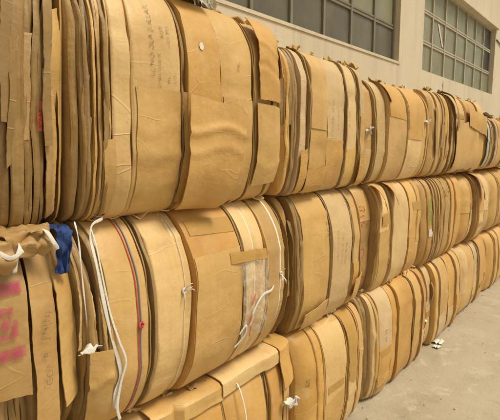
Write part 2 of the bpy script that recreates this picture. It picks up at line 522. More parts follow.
        for a, b in vs_:
            if callable(follow): V.append(follow(y + a, z + b, off))
            else: V.append(s.P(y + a, z + b, None, off))
        if not V: return
        return link(name, V, fs, mat or M_WORN, s.root, color, False, None, s.org)

    def patch(s, name, y0, y1, z0, z1, color, off=0.0028, mat=None, n=8, hole=None, follow=None):
        V, F = [], []
        for i in range(n + 1):
            for j in range(n + 1):
                y = y0 + (y1 - y0) * j / n; z = z0 + (z1 - z0) * i / n
                V.append(follow(y, z, off) if callable(follow) else s.P(y, z, None, off))
        for i in range(n):
            for j in range(n):
                if hole and hole(j / n, i / n): continue
                F.append((i * (n + 1) + j, i * (n + 1) + j + 1, (i + 1) * (n + 1) + j + 1, (i + 1) * (n + 1) + j))
        return link(name, V, F, mat or M_WORN, s.root, color, True, None, s.org)

    def scrap(s, p, size, tone, seed, mat=None, name='loose_scrap', flat=0.5):
        r = random.Random(seed); n = 6; G = []
        ax = Vector((r.uniform(-.4, .4), 1, r.uniform(-.5, .5))).normalized()
        bx_ = Vector((1, r.uniform(-.5, .5), r.uniform(-.5, .9))).normalized()
        up = ax.cross(bx_).normalized(); sx, sy = size * r.uniform(.7, 1.3), size * r.uniform(.4, .9)
        o1, o2 = r.uniform(0, 50), r.uniform(0, 50)
        for i in range(n):
            for j in range(n):
                a, b = j / (n - 1) - .5, i / (n - 1) - .5
                h = nz(a * 2.4 + o1, b * 2.4 + o2, 0) * size * flat + abs(a) * size * r.uniform(.1, .25)
                a += nz(a * 5 + o2, b * 5, 3) * .16; b += nz(a * 5, b * 5 + o1, 7) * .16
                G.append(Vector(p) + ax * a * sx + bx_ * b * sy + up * h)
        V, F = shell(G, n, n, 0.0025)
        return link(name, V, F, mat or M_CARD, s.root, tone, True, 40, s.org)

# ------------------------------------------------------------------ ground
def build_ground():
    V, F = [], []
    xs = [-300, -60, -20, -8, -3] + [-1.4 + 0.16 * i for i in range(40)] + [6, 8, 12, 30, 90, 300]
    ys = [-300, -60, -15, -4] + [-1 + 0.2 * i for i in range(60)] + [13, 18, 30, 80, 300]
    for y in ys:
        for x in xs:
            V.append((x, y, 0.010 * nz(x * 0.7, y * 0.7, 4.0) * (1 if abs(y) < 20 and x < 6 else 0) - 0.004 - 0.09))
    m = len(xs)
    for j in range(len(ys) - 1):
        for i in range(m - 1):
            F.append((j * m + i, j * m + i + 1, (j + 1) * m + i + 1, (j + 1) * m + i))
    o = link('ground', V, F, M_GROUND, None, None, True)
    o['kind'] = 'structure'
build_ground()

# ------------------------------------------------------------------ factory wall with two steel windows
WX = -1.31
def build_wall():
    root = thing('factory_building', 'beige rendered factory wall with multi pane steel windows behind the stack', 'building', (WX, 6, 0))
    org = (WX, 6, 0)
    y0, y1, ztop, th = -9.0, 26.0, 7.6, 0.30
    openings = [(0.85, 6.50, 2.99, 4.41), (7.40, 11.80, 2.99, 4.41), (12.72, 13.90, 2.50, 2.80)]
    ys = sorted({y0, y1, *[v for o in openings for v in o[:2]]}); zs = sorted({-0.14, ztop, *[v for o in openings for v in o[2:]]})
    # subdivided solid wall with real openings
    V, F, idx = [], [], {}
    def vid(x, y, z):
        k = (round(x, 4), round(y, 4), round(z, 4))
        if k not in idx: idx[k] = len(V); V.append(k)
        return idx[k]
    xf, xb = WX, WX - th
    def is_open(a, b, c, d):
        return any(o[0] <= a + 1e-6 and b <= o[1] + 1e-6 and o[2] <= c + 1e-6 and d <= o[3] + 1e-6 for o in openings)
    def quad(a, b, c, d): F.append((vid(*a), vid(*b), vid(*c), vid(*d)))
    cells = {}
    for i in range(len(ys) - 1):
        for j in range(len(zs) - 1): cells[i, j] = not is_open(ys[i], ys[i + 1], zs[j], zs[j + 1])
    for (i, j), solid in cells.items():
        if not solid: continue
        a, b, c, d = ys[i], ys[i + 1], zs[j], zs[j + 1]
        quad((xf, a, c), (xf, b, c), (xf, b, d), (xf, a, d)); quad((xb, b, c), (xb, a, c), (xb, a, d), (xb, b, d))
        if not cells.get((i - 1, j), False): quad((xb, a, c), (xf, a, c), (xf, a, d), (xb, a, d))
        if not cells.get((i + 1, j), False): quad((xf, b, c), (xb, b, c), (xb, b, d), (xf, b, d))
        if not cells.get((i, j - 1), False): quad((xb, a, c), (xb, b, c), (xf, b, c), (xf, a, c))
        if not cells.get((i, j + 1), False): quad((xf, a, d), (xf, b, d), (xb, b, d), (xb, a, d))
    link('wall', V, F, M_WALL, root, None, False, None, org)
    # interior of the building: back wall so that the panes have a room behind them
    V, F = boxes([(WX - 4.0, WX - 3.8, y0, y1, 0, ztop), (WX - 3.8, WX - th, y0, y1, ztop - 0.2, ztop - 0.02)])
    link('inner_wall', V, F, M_WALL, root, None, False, None, org)
    def window(oy0, oy1, ncol, fmat, gl, rec, bar):
        z0, z1 = 2.99, 4.41
        gx = WX - rec
        f = 0.035
        V, F = boxes([(gx - 0.02, gx + 0.025, oy0, oy1, z0, z0 + f), (gx - 0.02, gx + 0.025, oy0, oy1, z1 - f, z1),
                      (gx - 0.02, gx + 0.025, oy0, oy0 + f, z0 + f, z1 - f), (gx - 0.02, gx + 0.025, oy1 - f, oy1, z0 + f, z1 - f)])
        win = link('window', V, F, fmat, root, None, False, None, org)
        V, F = boxes([(gx + 0.03, WX + 0.035, oy0 - 0.05, oy1 + 0.05, z0 - 0.045, z0 - 0.002)])
        cw = (oy1 - oy0) / ncol; rh = (z1 - z0) / 3
        for r in (1, 2):
            zc = z0 + rh * r
            V, F = boxes([(gx - 0.012, gx + 0.016, oy0 + f, oy1 - f, zc - bar * 1.25, zc - bar * 0.35), (gx - 0.012, gx + 0.016, oy0 + f, oy1 - f, zc + bar * 0.35, zc + bar * 1.25),
                          (gx - 0.012, gx + 0.008, oy0 + f, oy1 - f, zc - bar * 0.35, zc + bar * 0.35)])
            link('glazing_bar', V, F, fmat, win, None, False, None, org)
        for c in range(1, ncol):
            yc = oy0 + cw * c
            V, F = boxes([(gx - 0.012, gx + 0.022, yc - bar * 0.8, yc + bar * 0.8, z0 + f, z1 - f)])
            link('mullion', V, F, fmat, win, None, False, None, org)
        for r in range(3):
            for c in range(ncol):
                a, b = oy0 + cw * c + 0.01, oy0 + cw * (c + 1) - 0.01
                lo, hi = z0 + rh * r + 0.012, z0 + rh * (r + 1) - 0.012
                tilt = 0.002 * math.sin(c * 7.3 + r * 3.1)
                V, F = boxes([(gx - 0.008 + tilt, gx - 0.003 + tilt, a, b, lo, hi)])
                link('pane', V, F, gl(r, c), win, None, False, None, org)
        return win
    window(0.85, 6.50, 9, M_FRAME_DARK, lambda r, c: M_GLASS_DARK if r == 0 else M_GLASS_PALE if (r + c) % 5 else M_GLASS_DARK, 0.10, 0.026)
    w2 = window(7.40, 11.80, 7, M_FRAME_PALE, lambda r, c: M_GLASS_BLACK if (c == 6 and r > 0) else M_GLASS_PALE, 0.10, 0.026)
    V, F = boxes([(WX - 0.099, WX - 0.096, -0.035, 0.035, -0.17, 0.17)])  # reflection streak on one pane, modelled as a thin slanted pale strip
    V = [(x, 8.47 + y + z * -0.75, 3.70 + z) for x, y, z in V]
    link('painted_reflection', V, F, M_PAPER, w2, (.62, .64, .58), False, None, org)
    # paler rendered surround, sill by sill
    for a, b in ((0.85, 6.50),):
        V, F = boxes([(WX - 0.07, WX + 0.012, a - 0.03, b + 0.03, 2.955, 2.987)])
        link('window_sill', V, F, M_WALL, root, None, False, None, org)
    V, F = boxes([(WX + 0.002, WX + 0.055, 7.32, 11.9, 4.415, 4.46)])
    link('window_hood', V, F, M_WALL, root, None, False, None, org)
    # louvred vent low on the wall past the second window
    V, F = boxes([(WX - 0.06, WX + 0.02, 12.725, 12.76, 2.505, 2.795), (WX - 0.06, WX + 0.02, 13.86, 13.895, 2.505, 2.795),
                  (WX - 0.06, WX + 0.02, 12.76, 13.86, 2.505, 2.535), (WX - 0.06, WX + 0.02, 12.76, 13.86, 2.765, 2.795)])
    vent = link('vent', V, F, M_FRAME_DARK, root, None, False, None, org)
    for i in range(4):
        z = 2.55 + i * 0.055
        V, F = boxes([(WX - 0.05, WX - 0.005, 12.762, 13.858, z, z + 0.012)])
        link('louvre', V, F, M_FRAME_DARK, vent, None, False, None, org)
    pts = spline([(WX + 0.012, 11.85, 4.2), (WX + 0.03, 13.2, 4.02), (WX + 0.03, 14.8, 3.90), (WX + 0.012, 16.5, 3.95)], 8)
    V, F = tube(pts, 0.012, 0.012, 6)
    cb = link('cable', V, F, M_CABLE, None, None, True, None, (WX, 12, 4.2))
    tag(cb, 'thin dark cable sagging across the wall from the far window corner', 'cable')
build_wall()

# ------------------------------------------------------------------ bales
R1, R2 = 0.70, 1.515       # heights of the two joints between rows
WHITE = (0.72, 0.69, 0.62); RED = (0.62, 0.05, 0.03); MAG = (0.45, 0.03, 0.12); BLUE = (0.03, 0.065, 0.21)
INK = (0.10, 0.075, 0.05); STR = (0.80, 0.77, 0.68)
def fine(a, b, n, rng):
    e = [0] + sorted(rng.uniform(0.15, 0.85) for _ in range(0)); w = [rng.uniform(.6, 1.5) for _ in range(n)]; t = sum(w); out = [a]
    for k in w: out.append(out[-1] + (b - a) * k / t)
    return out[:-1]
RG = random.Random(5)

# --- bottom row (stands a little further out)
XB = -0.005
B1 = Bale('nearest bottom bale, mostly below the frame, under the boards with pink print', -0.36, 0.989, FLOOR, R1, 101, [-0.36, -0.1, 0.15, 0.4, 0.6, 0.78, 0.85, 0.989], XB, 0.12)
B2 = Bale('bottom bale with a long box flap folded along its top edge and white string', 0.994, 2.058, FLOOR, R1 - 0.02, 102, [0.994, 1.176, 1.454, 1.775, 1.924] + fine(1.924, 2.058, 3, RG)[1:] + [2.058], 0.0, 0.07)
B3 = Bale('second bottom bale, with yellowed stripe, meeting the pale floor nearest the camera', 2.063, 2.924, FLOOR, R1 + 0.01, 103, [2.063, 2.234, 2.304, 2.566, 2.747, 2.854] + fine(2.854, 2.924, 3, RG)[1:] + [2.924], XB + .02, 0.095)
B4 = Bale('third bottom bale along the floor, before the white litter', 2.929, 4.062, FLOOR, R1 + 0.03, 104, fine(2.929, 3.057, 4, RG) + [3.057, 3.282, 3.378, 3.688, 3.87, 4.062], XB + .04, 0.095)
B5 = Bale('fourth bottom bale along the floor, just behind the white litter', 4.073, 5.195, FLOOR, R1 + 0.02, 105, [4.073, 4.169, 4.276, 4.362, 4.618, 4.875, 5.024, 5.195], XB + .03, 0.095, res=1.4, spec={0: dict(off=-0.08), 1: dict(off=-0.05)})
B6 = Bale('fifth bottom bale along the floor, next to the one at the right edge', 5.206, 6.361, FLOOR, R1 + 0.0, 106, [5.206, 5.398, 5.644, 5.826, 6.147, 6.361], XB, 0.095, res=1.4)
B7 = Bale('farthest bottom bale, cut by the right edge of the picture', 6.366, 7.75, FLOOR, R1 - 0.01, 107, [6.366, 6.574, 6.842, 7.216, 7.483, 7.75], XB, 0.095, res=1.6)

# --- middle row
M1 = Bale('nearest middle bale with hanging boards, pink print and a blue cloth', -0.36, 0.752, R1 + 0.003, R2 - 0.03, 201, [-0.36, -0.15, 0.05, 0.2, 0.33, 0.42, 0.475] + fine(0.475, 0.752, 12, RG)[1:] + [0.752], -0.06, 0.10, tones=(BROWN, TAN), off_j=0.02)
M2 = Bale('big middle bale with white knotted strings and a clear plastic patch', 0.757, 2.00, R1 + 0.003, R2 + 0.015, 202, fine(0.757, 0.855, 6, RG) + [0.855, 1.03] + fine(1.03, 1.064, 3, RG)[1:] + [1.064, 1.25, 1.56, 1.745, 1.93] + fine(1.93, 2.0, 4, RG)[1:] + [2.0], -0.015, 0.15, pw=2.8, foot=.97, res=.7, grooves=((1.205, 0.012), (1.655, 0.012), (1.885, 0.014), (0.98, .006)), off_j=0.007, bow=-0.01)
M3 = Bale('middle bale with a column of small red print, right of the string tied bale', 2.005, 2.85, R1 + 0.003, R2 + 0.01, 203, fine(2.005, 2.11, 5, RG) + [2.11, 2.39, 2.66, 2.79, 2.85], -0.012, 0.105, tones=(TAN, PALE), off_j=0.008, pw=3)
M4 = Bale('middle bale with folded down corners and big red marks at its left end', 2.855, 4.03, R1 + 0.003, R2 + 0.015, 204, [2.855, 3.07, 3.29, 3.62, 3.83, 4.03], -0.04, 0.11, spec={0: dict(off=-0.055, tone=BROWN), 1: dict(off=0.012), 2: dict(off=0.02)})
M5 = Bale('middle bale with a thin green strip, third from the right end', 4.035, 5.165, R1 + 0.003, R2 + 0.0, 205, [4.035, 4.10, 4.17, 4.27, 4.36, 4.49, 4.66, 4.82, 5.0, 5.165], -0.015, 0.10, res=1.4, tones=(BROWN, TAN, GOLD))
M7 = Bale('farthest middle bale, a sliver at the right edge of the picture', 6.355, 7.6, R1 + 0.003, R2 - 0.02, 207, [6.355, 6.6, 6.9, 7.25, 7.6], -0.03, 0.14, res=1.6)
M6 = Bale('middle bale with one bent sheet, next to the sliver at the right edge', 5.17, 6.35, R1 + 0.003, R2 - 0.02, 206, [5.17, 5.36, 5.56, 5.85, 6.1, 6.35], -0.03, 0.14, res=1.4, spec={1: dict(off=-.03), 2: dict(off=.025)})

# --- top row
t1e = [-0.36, -0.12, 0.05, 0.2, 0.32, 0.42, 0.50]
T1 = Bale('nearest top bale of dull brown sheets packed edge on', -0.36, 0.785, R2 + 0.003, 2.42, 301, t1e + [0.545, 0.582, 0.622, 0.640, 0.652, 0.676, 0.690, 0.700] + [0.712, 0.726, 0.740, 0.757, 0.770, 0.785], -0.03, 0.10, bow=0.025, lean=0.07, tones=(DULL,), off_j=0.02,
          spec={5: dict(tone=DULL, off=.006, gap=.0004, er=.008), 6: dict(mat=M_EDGE, tone=DULL, off=.01, gap=.0004, er=.006, sh=0), 7: dict(mat=M_EDGE, tone=(.30,.185,.068), off=.0, gap=.0004, er=.005, sh=.004), 8: dict(mat=M_EDGE, tone=(.34,.212,.078), off=.014, gap=.0004, er=.006, sh=0), 9: dict(tone=DULL, off=.004), 10: dict(tone=DULL, off=.0), 11: dict(tone=DULL, off=.005), 12: dict(off=.0), 14: dict(off=-0.10), 15: dict(off=-0.13), 16: dict(off=-0.15), 17: dict(off=-0.07)})
T2 = Bale('big top bale with black stencilled text and a loose board hanging down', 0.79, 1.892, R2 + 0.003, 2.405, 302, fine(0.79, 0.908, 9, RG) + [0.908, 0.985, 1.21, 1.42, 1.64, 1.80, 1.892], -0.02, 0.15, res=.7, bow=0.012, off_j=0.008, spec={**{q: dict(off=(-.012, .004, -.004, -.016, .0, .006, -.008, .002, -.004)[q]) for q in range(9)}, 9: dict(tone=PALE, off=0.004), 10: dict(tone=PALE, off=-.004, zt=.015), 11: dict(tone=GOLD, off=0.002), 12: dict(tone=TAN), 13: dict(tone=TAN, zt=-0.05)})
T3 = Bale('top bale of even pale ribs with yellow tape scraps on top', 1.897, 2.91, R2 + 0.003, 2.315, 303, fine(1.897, 2.04, 6, RG) + [2.04, 2.115, 2.325, 2.54, 2.725, 2.91], -0.010, 0.085, tones=(PALE, TAN, BEIGE, ORANGE), off_j=0.010)
T4 = Bale('top bale with one broad rounded sheet, below the wall between the windows', 2.915, 4.105, R2 + 0.003, 2.27, 304, [2.915, 3.03, 3.185, 3.50, 3.85, 3.98, 4.105], -0.045, 0.12, tones=(PALE, TAN), spec={0: dict(off=-.03), 1: dict(off=-.015), 2: dict(off=.01, sh=.0), 3: dict(off=.01, sh=0)})
T5 = Bale('top bale with fanned thin layers and a dark upright flap, below the far window', 4.11, 5.90, R2 + 0.003, 2.30, 305, [4.11, 4.17, 4.23, 4.30, 4.36, 4.43, 4.49, 4.56, 4.66, 5.02, 5.46, 5.90], -0.015, 0.10, res=1.4, tones=(TAN, BROWN), off_j=.016)
T7 = Bale('farthest top bale, a sliver at the right edge of the picture', 7.205, 8.4, R2 - 0.015, 2.19, 307, [7.205, 7.5, 7.8, 8.1, 8.4], -0.03, 0.13, res=1.6)
T6 = Bale('lowest topped bale of the top row, beside the pale blue strip', 5.905, 7.2, R2 + 0.003, 2.17, 306, [5.905, 6.04, 6.16, 6.30, 6.72, 7.2], -0.03, 0.13, res=1.4)

# ------------------------------------------------------------------ pieces on T2
def P_on(bale, off0):
    return lambda y, z, off: tuple(Vector(bale.P(y, z, None, off0 + off, False)))
T2.sheet('box_panel', [(1.002, 1.995), (1.200, 1.990), (1.200, 1.53), (1.002, 1.54)], TAN, 0.005, crease=((0.3, .003), (0.62, -.003), (.8, .003)), jag=.002, hug=True)
T2.sheet('box_panel', [(1.225, 1.995), (1.41, 1.985), (1.41, 1.55), (1.225, 1.56)], GOLD, 0.005, crease=((0.5, .004),), jag=.002, hug=True)
T2.sheet('box_panel', [(1.435, 1.995), (1.632, 1.99), (1.63, 1.545), (1.435, 1.55)], TAN, 0.005, crease=((0.4, .004),), jag=.002, hug=True)
T2.sheet('box_panel', [(1.655, 1.985), (1.885, 1.970), (1.87, 1.61), (1.66, 1.60)], TAN, 0.010, crease=((.75, .005),), jag=.004, curl=lambda c, r: (0.008 * c, 0, 0))
T2.sheet('hanging_flap', [(1.215, 1.985), (1.515, 1.945), (1.435, 1.515), (1.205, 1.53)], (.60, .365, .125), 0.036, crease=((0.27, .009), (0.45, .005)), jag=.004, res=.010,
         curl=lambda c, r: (0.016 * r + 0.034 * c * c, 0, 0))
# torn flap standing at the right end of the top edge
T2.sheet('torn_flap', [(1.66, 2.375), (1.86, 2.355), (1.885, 2.00), (1.665, 2.0)], GOLD, 0.018, jag=.012, res=.010, crease=((.35, .006), (.62, -.005)), curl=lambda c, r: (0.035 * (1 - r) ** 2 + .008 * c * math.sin(r * 9), 0.006 * math.sin(r * 13) * c, 0))
T2.sheet('torn_flap', [(1.83, 2.375), (1.905, 2.345), (1.90, 2.10), (1.865, 2.12)], PALE, 0.045, jag=.02, res=.010, curl=lambda c, r: (-0.06 * c, 0.035 * c * math.sin(r * 3.0), 0.008 * math.sin(r * 14) * c))
def topflap(b, y0, y1, x0, x1, z, tone, tilt=0.05, seed=0, name='top_flap', wav=0.012, mat=None):
    G = []; n = 9
    for i in range(n):
        for j in range(n):
            fy, fx = j / (n - 1), i / (n - 1)
            y = y0 + (y1 - y0) * fy + .008 * nz(fx * 5, seed, 1); x = x0 + (x1 - x0) * fx + .012 * nz(fy * 6, seed, 2)
            G.append((x, y, z + tilt * fx + wav * nz(fy * 3, fx * 3, seed) * 2 + 0.01 * math.sin(fy * 5 + seed)))
    V, F = shell(G, n, n, 0.005)
    return link(name, V, F, mat or M_CARD, b.root, tone, True, 40, b.org)
topflap(T2, 1.26, 1.46, -0.16, 0.05, 2.405, BROWN, 0.03, 3)
topflap(T2, 1.02, 1.30, -0.22, -0.06, 2.420, PALE, -0.01, 4)
topflap(T2, 1.50, 1.75, -0.22, -0.07, 2.395, PALE, -0.02, 5)
T2.text('LE NO DLA JOLLAR', 1.075, 2.165, 0.030, INK, 90)
T2.text('C/NO 10 BOX', 1.107, 2.06, 0.020, INK, 90)
T2.text('AOT', 1.125, 2.20, 0.022, INK, 90); T2.text('AOT MM', 1.152, 2.19, 0.020, INK, 90)
T2.text('M L', 1.15, 2.03, 0.018, INK, 90); T2.text('L O I', 1.178, 2.04, 0.018, INK, 90)
T2.text('MC', 1.54, 2.13, 0.03, INK, 80)
# bit of white label and crumpled wrap on top
T2.patch('white_label', 1.302, 1.326, 2.165, 2.195, WHITE, 0.004, M_PAPER, 8, lambda a, b: (a - .45) ** 2 + (b - .45) ** 2 > .24)
for k in range(5):
    T2.scrap((-0.14 + 0.012 * k, 1.455 + 0.022 * k, 2.405 + 0.006 * (k % 3)), 0.06, (0.50, 0.47, 0.40), 40 + k, M_PAPER, 'crumpled_paper', 1.1)

# T1 details: lit sheet in the hollow and red scrap
T1.sheet('torn_sheet', [(0.722, 2.21), (0.757, 2.22), (0.772, 1.86), (0.722, 1.90)], TAN, -0.02, jag=.012, curl=lambda c, r: (0.02 * math.sin(r * 4), 0, 0), res=.012)
T1.sheet('torn_sheet', [(0.733, 1.93), (0.765, 1.94), (0.775, 1.62), (0.735, 1.60)], BROWN, -0.045, jag=.012, res=.012)
T1.sheet('torn_sheet', [(0.690, 2.02), (0.715, 2.05), (0.727, 1.56), (0.70, 1.55)], BROWN, 0.005, jag=.01, res=.012)
T1.patch('red_mark', 0.672, 0.680, 1.83, 1.92, RED, 0.012, M_WORN, 8)
T2.sheet('torn_sheet', [(0.872, 1.80), (0.918, 1.81), (0.925, 1.55), (0.885, 1.54)], TAN, 0.002, jag=.008, res=.012)
# ------------------------------------------------------------------ M2: strings, tape, plastic
M2.strap('white_string', 1.205, STR, 0.0048, 0.0012, off=.001); M2.strap('white_string', 1.214, STR, 0.0014, 0.0012, dy=lambda t: .004 * math.sin(t * 9))
M2.strap('white_string', 1.655, STR, 0.0036, 0.0012, off=.001)
M2.strap('white_string', 1.885, STR, 0.0064, 0.0014, off=.001)
M2.strap('red_string', 0.975, (.55, .10, .06), 0.0026, 0.0016, dy=lambda t: .006 * (1 - t)); M2.strap('blue_string', 0.990, (0.22, 0.21, 0.30), 0.0028, 0.0016, dy=lambda t: -.004 * (1 - t))
M2.knot(1.200, 1.205, WHITE, 0.032, 3); M2.knot(1.885, 1.13, WHITE, 0.034, 6); M2.knot(0.984, 1.13, (0.6, .1, .12), 0.014, 8)
s_ = M2
s_.sheet('packing_tape', [(1.47, 1.315), (1.735, 1.295), (1.735, 1.245), (1.47, 1.265)], TAN, 0.014, jag=.001, th=.0008, mat=M_TAPE, res=.014)
s_.sheet('packing_tape', [(1.28, 1.475), (1.55, 1.465), (1.55, 1.40), (1.28, 1.415)], TAN, 0.0035, hug=True, jag=.001, th=.0008, mat=M_TAPE, res=.014)
s_.sheet('clear_film', [(1.535, 1.262), (1.745, 1.25), (1.74, 0.86), (1.56, 0.88)], TAN, 0.012, jag=.012, th=.0006, mat=M_FILM, res=.012, crease=((.3, .006), (.55, .005), (.8, .006)))
p0 = Vector(M2.P(1.885, 1.12, None, .012))
pts = spline([p0 + Vector((.0, -.06, -.03)), Vector(M2.P(1.77, 1.075, None, .014)), Vector(M2.P(1.70, 1.07, None, .014)), Vector(M2.P(1.64, 1.02, None, .014)), Vector(M2.P(1.60, .94, None, .014))], 8)
V, F = tube(pts, 0.0075, 0.002, 6); link('loose_string', V, F, M_PLAIN, M2.root, WHITE, True, None, M2.org)
pts = spline([Vector(M2.P(1.54, .915, None, .014)), Vector(M2.P(1.575, .95, None, .016)), Vector(M2.P(1.58, .90, None, .016)), Vector(M2.P(1.53, .845, None, .014))], 8)
V, F = tube(pts, 0.006, 0.002, 6); link('loose_string', V, F, M_PLAIN, M2.root, WHITE, True, None, M2.org)
for y, z, dy, dz in ((1.60, 1.045, .03, .05), (1.61, 1.0, -.015, -.05), (1.615, .94, .005, -.06)):
    pts = spline([M2.P(y, z, None, .016), M2.P(y + dy * .5, z + dz * .5, None, .018), M2.P(y + dy, z + dz, None, .016)], 6)
    V, F = tube(pts, 0.005, 0.0012, 6); link('red_tape_scrap', V, F, M_PLAIN, M2.root, (0.62, 0.16, 0.07), True, None, M2.org)
M2.sheet('box_panel', [(1.258, 1.33), (1.552, 1.335), (1.552, 0.74), (1.258, 0.73)], TAN, 0.004, jag=.002, th=.003, hug=True)
M2.text('SL', 1.42, 0.80, 0.03, INK, 70)
# white ribbon over the left end of M2
rib = [(-0.30, 0.93, 1.535), (-0.10, 0.925, 1.535), (-0.015, 0.90, 1.53), (0.0, 0.85, 1.515), (0.012, 0.835, 1.47), (0.045, 0.832, 1.38), (0.062, 0.842, 1.26), (0.072, 0.862, 1.12), (0.075, 0.885, 1.02), (0.075, 0.888, .96), (0.07, 0.868, 0.90), (0.06, 0.872, 0.84)]
V, F = tube(spline(rib, 6), lambda t: 0.0035 + 0.006 * t + .0015 * math.sin(t * 37), 0.0009, 8); link('white_ribbon', V, F, M_PLAIN, M2.root, WHITE, True, None, M2.org)
rib = [(0.0, 0.842, 1.505), (0.03, 0.842, 1.45), (0.055, 0.848, 1.33), (0.072, 0.862, 1.2), (0.085, 0.884, 1.10), (0.09, 0.905, 1.02), (0.085, 0.885, .95), (.08, .868, .86), (.075, .88, .80)]
V, F = tube(spline(rib, 6), lambda t: 0.0025 + 0.004 * t, 0.0008, 8); link('white_ribbon', V, F, M_PLAIN, M2.root, WHITE, True, None, M2.org)
rib = [(-0.05, 1.00, 1.545), (-0.04, 0.95, 1.56), (-0.03, 0.905, 1.535), (-0.05, 0.86, 1.545), (-0.10, 0.83, 1.53)]
V, F = tube(spline(rib, 6), 0.007, 0.001, 8, Vector((0, 0, 1))); link('white_ribbon', V, F, M_PLAIN, M2.root, WHITE, True, None, M2.org)
rib = [(-0.02, 0.795, 1.53), (0.01, 0.79, 1.47), (0.03, 0.785, 1.35), (0.035, 0.79, 1.22), (0.03, 0.80, 1.12), (0.04, 0.79, 0.99)]
V, F = tube(spline(rib, 6), lambda t: .0028 + .001 * math.sin(t * 30), 0.0009, 8); link('white_ribbon', V, F, M_PLAIN, M2.root, WHITE, True, None, M2.org)
topflap(M2, 1.065, 1.235, -0.20, -0.05, 1.522, PALE, 0.0, 11); topflap(M2, 1.60, 1.87, -0.22, -0.05, 1.525, PALE, 0.0, 12)
topflap(M2, 1.28, 1.56, -0.22, -0.06, 1.525, TAN, 0.0, 13); topflap(M2, 0.86, 1.03, -0.16, -0.06, 1.522, TAN, 0.0, 14)

# ------------------------------------------------------------------ M1: hanging boards, pink print, blue cloth
def board_follow(bale, off0):
    return lambda y, z, off: bale.P(y, z, bale.flat, off0 + off, False)
M1.sheet('hanging_board', [(0.430, 1.455), (0.592, 1.47), (0.578, 1.03), (0.425, 1.05)], BROWN, 0.060, jag=.006, edgejag=(1, 1, 2, 1))
M1.sheet('hanging_board', [(0.607, 1.485), (0.685, 1.475), (0.668, 0.80), (0.590, 0.81)], (.49, .30, .115), 0.050, jag=.006)
M1.sheet('hanging_board', [(0.686, 1.385), (0.765, 1.365), (0.762, 0.93), (0.690, 0.92)], TAN, 0.060, jag=.009, crease=((.5, .005),))
M2.sheet('leaning_board', [(0.772, 1.09), (0.845, 1.09), (0.850, 0.71), (0.772, 0.71)], TAN, 0.040, jag=.004, crease=((.30, .010),), res=.012)
M2.scrap(M2.P(0.785, 1.10, None, .03), .05, WHITE, 17, M_PAPER, 'white_paper_scrap', .7)
M1.sheet('hanging_board', [(0.25, 1.46), (0.42, 1.47), (0.42, 0.74), (0.25, 0.75)], BROWN, 0.05, jag=.006)
fb = board_follow(M1, 0.066)
M1.patch('pink_print', 0.49, 0.572, 1.350, 1.385, MAG, 0.004, M_PRINT, 10, None, fb)
M1.patch('pink_print', 0.49, 0.552, 1.225, 1.315, MAG, 0.004, M_PRINT, 16, lambda a, b: (0.05 < ((a - .45) ** 2 + (b - .45) ** 2) < .13) or (a > .75 and b > .55), fb)
M1.patch('pink_print', 0.49, 0.568, 1.160, 1.195, MAG, 0.004, M_PRINT, 10, None, fb)
fb2 = board_follow(M1, 0.056)
for i, (tx, z) in enumerate((('Ji/4(N)', 1.225), ('B:', 1.135), ('COA', 1.065))):
    M1.text(tx, 0.640, z, 0.034, (.16, .11, .07), 82, 'handwriting', M_WORN, fb2, 0.004, 0.004)
# crumpled kraft paper and blue cloth on top
def drape(b, name, path, w, color, mat, seed=0, wav=0.012, axis=Vector((0, 1, 0))):
    P = spline(path, 6); G = []; nc = 9
    for i, p in enumerate(P):
        for j in range(nc):
            f = j / (nc - 1) - .5
            G.append(p + axis * (f * w * (1 + .25 * nz(i * .2, seed, 5))) + Vector((wav * nz(f * 6, i * .22, seed) * 2, 0, wav * nz(f * 6, i * .22, seed + 9))))
    V, F = shell(list(reversed(G)), len(P), nc, 0.003)
    return link(name, V, F, mat, b.root, color, True, 60, b.org)
drape(M1, 'crumpled_kraft_paper', [(-0.22, 0.60, 1.505), (-0.05, 0.60, 1.535), (0.035, 0.60, 1.53), (0.06, 0.60, 1.50), (0.055, 0.60, 1.455)], 0.14, BROWN, M_CARD, 3, .022)
drape(M1, 'crumpled_kraft_paper', [(-0.22, 0.47, 1.50), (-0.05, 0.47, 1.525), (0.04, 0.47, 1.52), (0.075, 0.47, 1.48), (0.08, 0.47, 1.43)], 0.16, BROWN, M_CARD, 6, .022)
drape(M1, 'blue_cloth', [(-0.20, 0.735, 1.50), (-0.03, 0.732, 1.52), (0.035, 0.728, 1.515), (0.045, 0.722, 1.48), (0.035, 0.718, 1.43), (0.03, 0.716, 1.38)], 0.050, BLUE, M_PAPER, 8, .012)
for pth in ([(0.02, 0.66, 1.53), (0.07, 0.655, 1.525), (0.085, 0.668, 1.49), (0.07, 0.685, 1.47), (0.05, 0.675, 1.50)], [(0.03, 0.585, 1.50), (0.075, 0.57, 1.49), (0.085, 0.553, 1.46), (0.08, 0.548, 1.42)], [(0.05, 0.50, 1.50), (0.10, 0.53, 1.47), (0.095, 0.57, 1.485)]):
    V, F = tube(spline(pth, 6), 0.007, 0.0012, 8); link('white_paper_strip', V, F, M_PAPER, M1.root, WHITE, True, None, M1.org)

